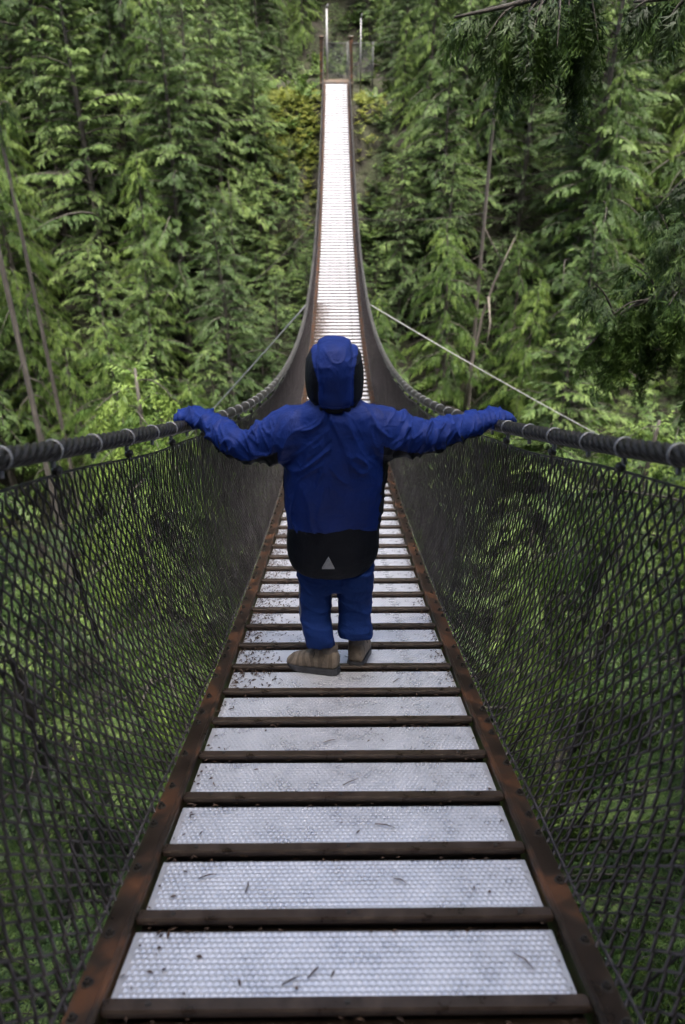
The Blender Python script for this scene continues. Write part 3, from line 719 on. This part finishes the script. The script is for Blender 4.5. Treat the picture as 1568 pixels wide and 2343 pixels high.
# overhanging cedar on the right: boughs hang into the picture
def overhang():
    rg = np.random.default_rng(5); random.seed(5)
    root = empty('cedar_tree', (6.6, 5.6, ground(6.6, 5.6)))
    tag(root, 'near cedar whose dark boughs hang in from the upper right and right edge', 'tree')
    z0 = root.location.z; off = -Vector(root.location)
    H = 12 - z0
    tb = MB().tube([Vector((0.1 * math.sin(t * 5), 0.1 * math.cos(t * 4), H * t - .5)) for t in np.linspace(0, 1, 14)], [.30 * (1 - t) ** .8 + .02 for t in np.linspace(0, 1, 14)], 12)
    link('trunk', tb.mesh('trunk', True), M['bark'], root)
    def trunk(z): return Vector((6.6, 5.6, z))
    sh = [spray_shape('bough') for _ in range(6)]
    def bough(start_z, main, twigs, spl, den):
        """main: list of world points after the trunk; twigs: list of (t on main, end point)"""
        wood = MB(); pts = [trunk(start_z)] + main
        # smooth the main limb
        def cr(P, u):
            n = len(P) - 1; i = min(int(u * n), n - 1); f = u * n - i
            p0, p1, p2, p3 = P[max(i - 1, 0)], P[i], P[i + 1], P[min(i + 2, n)]
            return .5 * ((2 * p1) + (p2 - p0) * f + (2 * p0 - 5 * p1 + 4 * p2 - p3) * f * f + (3 * p1 - p0 - 3 * p2 + p3) * f ** 3)
        L = [cr(pts, k / 24) for k in range(25)]
        wood.tube(L, [.045 * (1 - k / 24) + .006 for k in range(25)], 7)
        lines = []
        for t, e in twigs:
            a = cr(pts, t); mid = a.lerp(e, .5) + Vector((0, 0, .12 * (a - e).length))
            ln = [cr([a, mid, e], k / 12) for k in range(13)]
            wood.tube(ln, [.009 * (1 - k / 12) + .002 for k in range(13)], 5); lines.append(ln)
        lines.append(L[14:])
        link('limb', wood.mesh('limb', True), M['bark'], root, Matrix.Translation(off))
        O, D, U, S, T = [], [], [], [], []
        for ln in lines:
            ln = [np.array(p) for p in ln]; tot = sum(np.linalg.norm(ln[i + 1] - ln[i]) for i in range(len(ln) - 1))
            n = int(tot * den)
            for k in range(n):
                u = .12 + .88 * k / n; i = min(int(u * (len(ln) - 1)), len(ln) - 2); f = u * (len(ln) - 1) - i
                p = ln[i] * (1 - f) + ln[i + 1] * f; tg = ln[i + 1] - ln[i]; tg /= np.linalg.norm(tg)
                sv = np.cross(tg, [0, 0, 1.0]); sv /= np.linalg.norm(sv) + 1e-6
                sd = 1 if k % 2 else -1
                O.append(p); D.append(tg * .55 + sv * sd * rg.uniform(.35, .85) + np.array([0, 0, -.75 + rg.normal(0, .25)]))
                U.append(np.array([0, 0, 1.0]) + sv * sd * .4 + rg.normal(0, .3, 3)); S.append(spl * rg.uniform(.6, 1.2) * (1.15 - .5 * u)); T.append(rg.normal(.24, .12))
        O, D, U, S, T = map(np.array, (O, D, U, S, T)); PP = []; TT = []; w = rg.integers(0, 3, len(O))
        for q in range(3):
            p, t = instance_sprays(sh[q], O[w == q], D[w == q], U[w == q], S[w == q], T[w == q]); PP.append(p); TT.append(t)
        link('bough_foliage', crown_mesh('bough_foliage', np.concatenate(PP), np.concatenate(TT)), M['cedar'], root, Matrix.Translation(off))
    up = unproj
    bough(3.4, [up(1500, -260, 5.4), up(1330, -60, 5.2), up(1210, 0, 5.0), up(1040, 40, 4.9)],
          [(.62, up(1235, 150, 5.0)), (.70, up(1165, 140, 4.9)), (.52, up(1345, 170, 5.2)), (.56, up(1320, 225, 5.3)), (.78, up(1110, 90, 4.9)), (.6, up(1275, 110, 4.8)), (.66, up(1190, 90, 5.2)), (.72, up(1150, 190, 5.1)), (.64, up(1225, 60, 5.3)), (.5, up(1370, 100, 5.0)), (.68, up(1200, 170, 4.8)), (.55, up(1300, 40, 5.0))], .34, 46)
    bough(2.6, [up(1800, -100, 5.0), up(1600, -20, 5.0), up(1450, 5, 5.2)], [(.7, up(1520, 60, 5.0)), (.85, up(1440, 30, 5.1))], .30, 40)
    bough(-.2, [up(1850, 520, 5.6), up(1640, 640, 5.5), up(1450, 700, 5.4), up(1340, 800, 5.3)],
          [(.55, up(1560, 480, 5.6)), (.6, up(1500, 470, 5.6)), (.6, up(1540, 800, 5.4)), (.72, up(1420, 830, 5.4)), (.78, up(1380, 870, 5.3)), (.66, up(1470, 880, 5.5)), (.82, up(1350, 640, 5.4)), (.66, up(1440, 600, 5.6)), (.7, up(1390, 730, 5.3)), (.6, up(1530, 700, 5.2)), (.55, up(1580, 920, 5.5))], .36, 40)
    # higher limbs added above the view to shade the boughs below
    for k, (zz, xe, ye) in enumerate(((4.6, 1.2, 4.6), (5.4, 2.2, 6.4), (4.9, 2.6, 3.6), (2.2, 3.0, 6.9), (6.2, 1.6, 5.4))):
        e_ = Vector((xe, ye, zz - .9)); m_ = trunk(zz).lerp(e_, .5) + Vector((0, 0, .3))
        bough(zz, [m_, e_], [(t_, m_.lerp(e_, q_) + Vector((dx_, dy_, -.5))) for t_, q_, dx_, dy_ in ((.4, .2, -.4, .8), (.5, .3, -.4, -.8), (.6, .6, -.5, .7), (.7, .8, -.5, -.7), (.8, 1, -.4, .5), (.85, 1, -.4, -.5))], .42, 26)
    bough(.9, [up(1900, 200, 6.4), up(1700, 330, 6.3), up(1560, 420, 6.2)], [(.8, up(1540, 540, 6.2)), (.72, up(1590, 620, 6.3)), (.85, up(1500, 480, 6.1))], .34, 40)
overhang()

# dead forked snag leaning among the trees on the right
sn = empty('dead_snag', tuple(unproj(1072, 900, 22.6)))
tag(sn, 'bare grey forked dead snag leaning on the slope right of the bridge', 'dead tree')
def rel(x, y, Y): return unproj(x, y, Y) - Vector(sn.location)
link('trunk', MB().tube([rel(1060, 960, 22.6), rel(1078, 840, 22.6), rel(1105, 720, 22.5), rel(1130, 650, 22.4), rel(1152, 600, 22.3), rel(1180, 542, 22.2)], [.07, .06, .048, .038, .03, .01], 8).mesh('trunk', True), M['deadwood'], sn)
link('branch', MB().tube([rel(1150, 602, 22.3), rel(1128, 560, 22.1), rel(1110, 522, 22.0)], [.025, .018, .008], 6).mesh('branch', True), M['deadwood'], sn)
link('branch', MB().tube([rel(1118, 680, 22.4), rel(1122, 740, 22.0), rel(1112, 800, 21.8)], [.04, .028, .01], 6).mesh('branch', True), M['deadwood'], sn)

# undergrowth: ferns, salal and moss on the slopes
def undergrowth():
    rg = np.random.default_rng(99); random.seed(99)
    shp = [spray_shape('fern'), spray_shape('shrub')]
    O = [[], []]; D = [[], []]; U = [[], []]; S = [[], []]; T = [[], []]
    for c in range(2700):
        x = rg.uniform(-20, 20); y = rg.uniform(16.5, 40) if c % 3 else rg.uniform(-1, 9.5)
        if abs(x) < 1.1 and 29.5 < y < 35: continue
        z = ground(x, y); q = int(rg.random() < .85); size = rg.uniform(.35, .85)
        for k in range(rg.integers(6, 11)):
            az = rg.uniform(0, 2 * PI); el = rg.uniform(.1, 1.0)
            O[q].append([x + rg.normal(0, .12), y + rg.normal(0, .12), z + rg.uniform(0, .25)])
            D[q].append([math.cos(az), math.sin(az) - .25, el]); U[q].append([0, -.25, 1.0]); S[q].append(size * rg.uniform(.6, 1.1)); T[q].append(rg.normal(.45, .16))
    P = []; TT = []
    for q in (0, 1):
        p, t = instance_sprays(shp[q], *map(np.array, (O[q], D[q], U[q], S[q], T[q]))); P.append(p); TT.append(t)
    return crown_mesh('undergrowth', np.concatenate(P), np.concatenate(TT))
tag(link('undergrowth', undergrowth(), M['shrub']), 'ferns and leafy ground cover on the canyon slopes', 'undergrowth', kind='stuff')

# bright mossy bank beside the far landing
def mossbank():
    rg = np.random.default_rng(17); random.seed(17)
    sh_ = spray_shape('shrub'); O, D, U, S, T = [], [], [], [], []
    for c in range(620):
        x = -(.75 + abs(rg.normal(0, 1.5))) if c % 9 else .8 + abs(rg.normal(0, .5)); y = rg.normal(31.2, 1.0) + .25 * x
        z = ground(x, y)
        for k in range(6):
            az = rg.uniform(0, 2 * PI)
            O.append([x + rg.normal(0, .08), y + rg.normal(0, .08), z + rg.uniform(0, .12)]); D.append([math.cos(az), math.sin(az) - .3, rg.uniform(.1, .9)]); U.append([0, -.3, 1.0]); S.append(rg.uniform(.12, .3)); T.append(rg.normal(.5, .2))
    p, t = instance_sprays(sh_, *map(np.array, (O, D, U, S, T))); return crown_mesh('moss', p, t)
tag(link('moss', mossbank(), M['mossleaf']), 'yellow-green moss and low plants on the bank beside the far landing', 'moss', kind='stuff')

# ------------------------------------------------------------------ the child
YC = 2.15
person_Y = 2.12
def ell(c, hx, hy, n=28, e=2.4, tilt=0.0):
    pts = []
    for k in range(n):
        w = 2 * PI * k / n; cx, sy = math.cos(w), math.sin(w)
        pts.append((c[0] + hx * math.copysign(abs(cx) ** (2 / e), cx), c[1] + hy * math.copysign(abs(sy) ** (2 / e), sy), c[2] + tilt * sy * hy))
    return pts
def rows(tab, Y, n=28, e=2.4, tilt=0.0):
    """tab: (y, xl, xr, half depth, dY) silhouette rows"""
    out = []
    for y, xl, xr, hd, dY in tab:
        a = unproj(xl, y, Y + dY); b_ = unproj(xr, y, Y + dY)
        out.append(ell(((a.x + b_.x) / 2, Y + dY, (a.z + b_.z) / 2), (b_.x - a.x) / 2, hd, n, e, tilt if not callable(tilt) else tilt(y)))
    return out
def limb(pts, n=20, squash=1.0):
    """pts: (Vector, radius up/down, radius depth)"""
    rings = []
    P = [p for p, *_ in pts]
    for i, (p, ra, rb) in enumerate(pts):
        t = (P[min(i + 1, len(P) - 1)] - P[max(i - 1, 0)]).normalized()
        b_ = t.cross(Vector((0, 0, 1))).normalized(); a = b_.cross(t).normalized()
        rings.append([p + a * math.cos(2 * PI * k / n) * ra + b_ * math.sin(2 * PI * k / n) * rb for k in range(n)])
    return rings
def remeshed(name, mb, voxel, smooth_it=6, fold=None, mat_fn=None, mats=()):
    tmp = bpy.data.objects.new('tmp', mb.mesh('tmp')); COL.objects.link(tmp)
    md = tmp.modifiers.new('r', 'REMESH'); md.mode = 'VOXEL'; md.voxel_size = voxel; md.use_smooth_shade = True
    if smooth_it:
        ms = tmp.modifiers.new('s', 'SMOOTH'); ms.factor = .5; ms.iterations = smooth_it
    dg = bpy.context.evaluated_depsgraph_get(); dg.update()
    me = bpy.data.meshes.new_from_object(tmp.evaluated_get(dg)); me.name = name
    bpy.data.objects.remove(tmp)
    if fold:
        nr = [v.normal.copy() for v in me.vertices]
        for v, n_ in zip(me.vertices, nr): v.co = v.co + n_ * fold(v.co.copy(), n_)
        me.update()
    for m_ in mats: me.materials.append(m_)
    if mat_fn:
        for p in me.polygons: p.material_index = mat_fn(p.center, p.normal)
    me.polygons.foreach_set('use_smooth', [True] * len(me.polygons))
    return me
def ridged(p, s): return 1 - abs(mnoise.noise(p * s)) * 2

# body (continuous figure inside the clothes)
def sk(pts, edges, name):
    me = bpy.data.meshes.new(name); me.from_pydata([tuple(p[0]) for p in pts], edges, []); me.update()
    o = bpy.data.objects.new(name, me); COL.objects.link(o)
    o.modifiers.new('skin', 'SKIN'); sv = me.skin_vertices[0].data
    for v, p in zip(sv, pts): v.radius = (p[1], p[1])
    sv[0].use_root = True
    o.modifiers.new('sub', 'SUBSURF').levels = 1
    dg = bpy.context.evaluated_depsgraph_get(); dg.update()
    out = bpy.data.meshes.new_from_object(o.evaluated_get(dg)); bpy.data.objects.remove(o)
    return out
hipc = unproj(760, 1290, YC)
LS, LE, LW, LH = unproj(692, 975, YC), unproj(566, 1022, YC + .04), unproj(478, 968, YC + .20), unproj(438, 955, YC + .27)
RS, RE, RW, RH = unproj(848, 975, YC), unproj(975, 1004, YC + .08), unproj(1085, 968, YC + .22), unproj(1142, 958, YC + .29)
LF, RF = unproj(738, 1490, YC), unproj(815, 1480, YC + .03)
body_pts = [(hipc, .075), (unproj(765, 1150, YC), .075), (unproj(768, 1010, YC), .085), (unproj(767, 950, YC), .035), (unproj(766, 905, YC + .01), .06), (unproj(765, 835, YC + .01), .06),
            (LS, .035), (LE, .03), (LW, .022), (LH, .016), (RS, .035), (RE, .03), (RW, .022), (RH, .016),
            (unproj(728, 1320, YC), .05), (unproj(730, 1400, YC - .01), .04), (LF, .028), (unproj(812, 1320, YC), .05), (unproj(812, 1400, YC), .04), (RF, .028)]
body_ed = [(0, 1), (1, 2), (2, 3), (3, 4), (4, 5), (2, 6), (6, 7), (7, 8), (8, 9), (2, 10), (10, 11), (11, 12), (12, 13), (0, 14), (14, 15), (15, 16), (0, 17), (17, 18), (18, 19)]
person = link('person', sk(body_pts, body_ed, 'person'), M['skin'])
for p in person.data.polygons: p.use_smooth = True
tag(person, 'child in blue hooded rain jacket seen from behind, arms spread onto both hand cables', 'person')

# jacket shell: torso and both sleeves
mb = MB()
torso = rows([(1216, 658, 867, .098, 0), (1190, 655, 871, .10, 0), (1140, 648, 880, .105, 0), (1090, 647, 886, .106, 0), (1040, 648, 884, .104, 0), (1000, 652, 878, .10, 0),
              (965, 662, 872, .094, 0), (942, 676, 862, .086, .0), (928, 694, 843, .078, .0), (918, 712, 824, .068, .0), (908, 722, 814, .06, .0)], YC, tilt=lambda y: -.55 * min(1, max(0, (y - 1000) / 200)))
mb.loft(torso)
def sleeve(tab): return limb([(unproj(x, y, YC + d), ra, rb) for x, y, d, ra, rb in tab])
mb.loft(sleeve([(700, 992, 0, .10, .082), (668, 997, 0, .098, .082), (640, 1004, 0, .090, .078), (602, 1014, .01, .074, .07), (564, 1021, .03, .053, .058), (534, 1009, .06, .051, .053), (507, 989, .12, .047, .05), (483, 969, .19, .040, .05), (459, 953, .25, .031, .05), (436, 949, .28, .025, .047), (416, 954, .29, .019, .038), (403, 962, .29, .010, .022)]))
mb.loft(sleeve([(838, 990, 0, .10, .082), (865, 992, 0, .098, .082), (890, 994, 0, .091, .078), (930, 998, .02, .073, .07), (985, 999, .08, .055, .058), (1043, 982, .16, .051, .053), (1080, 970, .21, .043, .052), (1105, 962, .24, .036, .052), (1131, 953, .27, .027, .05), (1152, 952, .29, .022, .047), (1168, 956, .30, .017, .038), (1179, 963, .30, .009, .022)]))
zs = unproj(765, 1000, YC).z
def crease(q, k): return max(0.0, 1 - 2.0 * abs(mnoise.noise(q))) ** k
def fold_j(p, n_):
    sgn = 1 if p.x > hipc.x else -1
    ax = abs(p.x - hipc.x)
    arm = min(1, max(0, (ax - .15) / .06)); sh = min(1, max(0, (p.z - zs + .16) / .12))
    w = Vector((mnoise.noise(p * 8), mnoise.noise(p * 8 + Vector((5, 1, 2))), mnoise.noise(p * 8 + Vector((3, 7, 1))))) * .6
    q = Vector((p.x * 17 + p.z * 9 * sgn, p.y * 5, p.z * 6 - p.x * 3 * sgn)) + w
    q2 = Vector((p.x * 30 - p.z * 16 * sgn, p.y * 9, p.z * 9)) + w
    a = crease(q, 4) * .013 + crease(q2, 5) * .006 - .0035
    d = Vector((p.x * 12 + p.z * 9 * sgn, p.y * 5, p.z * 4)) + w * .7
    b_ = crease(d, 5) * .010 + crease(d * 1.9, 6) * .004 - .002
    v = Vector((p.x * 13 + mnoise.noise(Vector((0, 0, p.z * 5))) * 1.2, p.y * 4, p.z * 2.4))
    c = crease(v, 5) * .006 + mnoise.noise(Vector((p.x * 9, p.y * 4, p.z * 4))) * .004 - .001
    return arm * a + (1 - arm) * (sh * b_ + (1 - sh) * c)
def arm_mid(x):
    """height of the seam between blue top and black underside along the sleeves"""
    if x < hipc.x: pts_ = [LH, LW, LE, LS]
    else: pts_ = [RS, RE, RW, RH]
    pts_ = sorted(pts_, key=lambda v: v.x); return float(np.interp(x, [v.x for v in pts_], [v.z for v in pts_]))
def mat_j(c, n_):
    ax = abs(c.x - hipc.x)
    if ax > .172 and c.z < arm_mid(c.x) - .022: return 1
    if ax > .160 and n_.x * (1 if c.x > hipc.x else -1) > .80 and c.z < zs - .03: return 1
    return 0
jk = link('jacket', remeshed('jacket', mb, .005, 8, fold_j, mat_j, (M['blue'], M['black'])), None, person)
# black tail panel below the seam
hem = rows([(1205, 657, 868, .096, 0), (1218, 656.5, 868.5, .1, 0), (1240, 656, 868, .103, 0), (1258, 657, 866, .105, 0), (1274, 661, 860, .106, 0), (1288, 668, 850, .105, 0), (1298, 680, 838, .102, 0), (1304, 700, 815, .094, 0)], YC, tilt=lambda y: -.55 + .37 * min(1, max(0, (y - 1218) / 70)))
def fold_h(p, n_): return mnoise.noise(Vector((p.x * 16, p.y * 6, p.z * 4))) * .006 + mnoise.noise(p * 30) * .0015
tail = link('tail_panel', remeshed('tail_panel', MB().loft(hem), .007, 3, fold_h, None, (M['black'],)), None, jk)
tri = [unproj(752, 1277, YC - .115), unproj(737, 1302, YC - .113), unproj(766, 1302, YC - .113)]
tr_mb = MB().add([p + Vector((0, 0, 0)) for p in tri] + [p + Vector((0, .04, 0)) for p in tri], [(0, 1, 2), (5, 4, 3), (0, 3, 4, 1), (1, 4, 5, 2), (2, 5, 3, 0)])
link('reflective_patch', tr_mb.mesh('reflective_patch'), M['reflect'], jk)['label'] = 'silver reflective triangle on the black tail'
# hood
hood = rows([(928, 712, 822, .085, .0), (912, 706, 828, .102, .0), (890, 701, 831, .116, .01), (862, 697.5, 833, .126, .02), (838, 698, 832, .128, .02), (815, 703, 827, .122, .02), (797, 713, 817, .106, .02), (784, 727, 803, .085, .015), (776, 742, 788, .05, .01)], YC + .01, 32, 2.15)
hz0, hz1 = unproj(765, 922, YC).z, unproj(765, 780, YC).z; hx = unproj(766, 850, YC).x
def fold_hd(p, n_):
    k = (p.z - hz0) / (hz1 - hz0)
    a = mnoise.noise(Vector((p.x * 16, p.y * 16, p.z * 10))) * .002 + crease(Vector((p.x * 26, p.y * 10, p.z * 34)), 4) * .005 * max(0, 1 - abs(k - .78) / .25)
    seam = -.006 * math.exp(-((abs(p.x - hx) - .058) / .006) ** 2) - .008 * math.exp(-((k - .05) / .04) ** 2)
    return a + seam
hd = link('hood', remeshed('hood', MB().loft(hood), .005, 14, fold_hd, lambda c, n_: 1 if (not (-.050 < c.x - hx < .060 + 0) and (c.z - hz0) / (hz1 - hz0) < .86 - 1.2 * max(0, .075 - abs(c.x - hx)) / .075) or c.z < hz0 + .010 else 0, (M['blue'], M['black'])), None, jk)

# trousers
mb = MB()
mb.loft(rows([(1230, 672, 855, .075, .01), (1270, 674, 856, .078, .01), (1310, 680, 855, .078, .01), (1335, 684, 852, .07, 0)], YC))
mb.loft(rows([(1290, 682, 764, .078, 0), (1330, 685, 758, .074, 0), (1370, 686, 758, .07, -.01), (1410, 689, 757, .064, -.035), (1445, 694, 761, .058, -.07), (1466, 701, 766, .054, -.09), (1479, 706, 768, .052, -.095)], YC, 24, 2.6, lambda y: -.7 * min(1, max(0, (y - 1380) / 70))))
mb.loft(rows([(1290, 768, 855, .085, 0), (1330, 773, 852, .08, 0), (1370, 774, 850, .074, 0), (1410, 775, 849, .064, -.02), (1440, 774, 851, .058, -.045), (1457, 775, 853, .054, -.055)], YC, 24, 2.6, lambda y: -.6 * min(1, max(0, (y - 1370) / 70))))
def fold_t(p, n_): return (ridged(Vector((p.x * 7, p.y * 7, p.z * 22)), 1) ** 2 - .4) * .0022 + max(0, 1 - 2 * abs(mnoise.noise(Vector((p.x * 9 + p.z * 12, p.y * 6, p.z * 16))))) ** 4 * .005 + mnoise.noise(p * 11) * .003
tz = link('trousers', remeshed('trousers', mb, .0055, 3, fold_t, None, (M['jersey'],)), None, person)
st = MB()
prev = None
for dx in (0, 6):
    tab = [(1325, 684), (1370, 685), (1410, 688), (1445, 694), (1468, 703)]
    pts = [unproj(x + dx + 2, y, YC - .03 - .06 * max(0, (y - 1370) / 100)) for y, x in tab]
    st.tube([p + Vector((0, -.012, 0)) for p in pts], .0035, 6)
link('side_stripe', st.mesh('side_stripe', True), M['stripe'], tz)

# boots
def boot(loc, yaw, pitch):
    root = empty('boot', loc); root.parent = person; root.rotation_euler = (0, 0, 0)
    return root
def boot_meshes():
    L = .205
    # x forward, heel at 0
    prof = [(-.004, .020, .035, .075), (.008, .030, .012, .105), (.03, .034, .010, .118), (.06, .035, .010, .114), (.085, .036, .010, .098), (.11, .039, .010, .084), (.14, .042, .010, .073), (.168, .041, .011, .066), (.188, .036, .012, .058), (.202, .025, .014, .046), (.209, .012, .02, .036)]
    rings = []
    for x, hw, z0, z1 in prof:
        r_ = []
        for k in range(20):
            w = 2 * PI * k / 20; c, s_ = math.cos(w), math.sin(w)
            zz = (z0 + z1) / 2 + (z1 - z0) / 2 * math.copysign(abs(s_) ** .75, s_)
            r_.append((x, hw * math.copysign(abs(c) ** .7, c) * (1 - .22 * max(0, s_)), zz))
        rings.append(r_)
    up = MB().loft(rings).mesh('upper', True)
    so = []
    out = [(-.008, .0), (-.006, .022), (.01, .034), (.05, .037), (.10, .040), (.145, .044), (.178, .040), (.198, .028), (.210, .008)]
    loop = [(x, y) for x, y in out] + [(x, -y) for x, y in reversed(out[:-1])]
    loop = loop[:]
    mb = MB()
    def lift(x): return .012 * max(0, (x - .15) / .06) ** 2
    mb.loft([[(x * .98, y * .94, lift(x)) for x, y in loop], [(x, y, .006 + lift(x)) for x, y in loop], [(x, y * 1.0, .020 + lift(x)) for x, y in loop], [(x * .985 + .001, y * .93, .026 + lift(x)) for x, y in loop]])
    so = mb.mesh('sole', False)
    la = MB()
    for i in range(5):
        x = .092 + i * .014; z = .092 - i * .0095
        la.tube([(x, -.024, z - .006), (x - .004, 0, z + .004), (x, .024, z - .006)], .0022, 5)
    la.tube([(.09, .0, .096), (.082, .03, .082), (.086, .036, .066)], .002, 5); la.tube([(.09, .0, .096), (.084, -.03, .084), (.088, -.036, .07)], .002, 5)
    la = la.mesh('laces', True)
    co = MB().loft([[(.035 + rx * math.cos(2 * PI * k / 20), ry * math.sin(2 * PI * k / 20), z) for k in range(20)] for rx, ry, z in ((.034, .032, .085), (.036, .033, .100), (.036, .033, .116), (.031, .028, .118), (.03, .027, .10))], False).mesh('collar', True)
    hp = MB()
    for sd in (-1, 1):
        hp.loft([[(.012 + .03 * i, sd * (.0375 + .001 * math.sin(i)), z) for z in (.028, .045 + .018 * math.sin(i * .9 + 1), .046 + .018 * math.sin(i * .9 + 1), .03)] for i in range(5)])
    hp = hp.mesh('side_panel')
    return up, so, la, co, hp
BU, BS, BL, BC, BP = boot_meshes()
def put_boot(heel, toe_dir_deg, dz, scale):
    Yh = heel[1]; az = R(toe_dir_deg)
    root = empty('boot', (heel[0], Yh, deck(Yh) + dz)); root.parent = person
    d = Vector((math.cos(az), math.sin(az), math.sin(az) * ddeck(Yh))).normalized()
    nrm = Vector((0, -ddeck(Yh), 1)).normalized(); sv = nrm.cross(d).normalized()
    Mx = Matrix((d, sv, nrm)).transposed().to_4x4()
    root.matrix_local = Matrix.Translation(root.location) @ Mx @ Matrix.Scale(scale, 4)
    link('upper', BU, M['upper'], root); link('sole', BS, M['sole'], root); link('laces', BL, M['iron'], root); link('collar', BC, M['mesh_shoe'], root)
hl = unproj(772, 1525, 2.0); put_boot((hl.x, 2.0), 160, .003, .97)
hr = unproj(815, 1512, 2.05); put_boot((hr.x - .002, 2.045), 80, .003, 1.0)
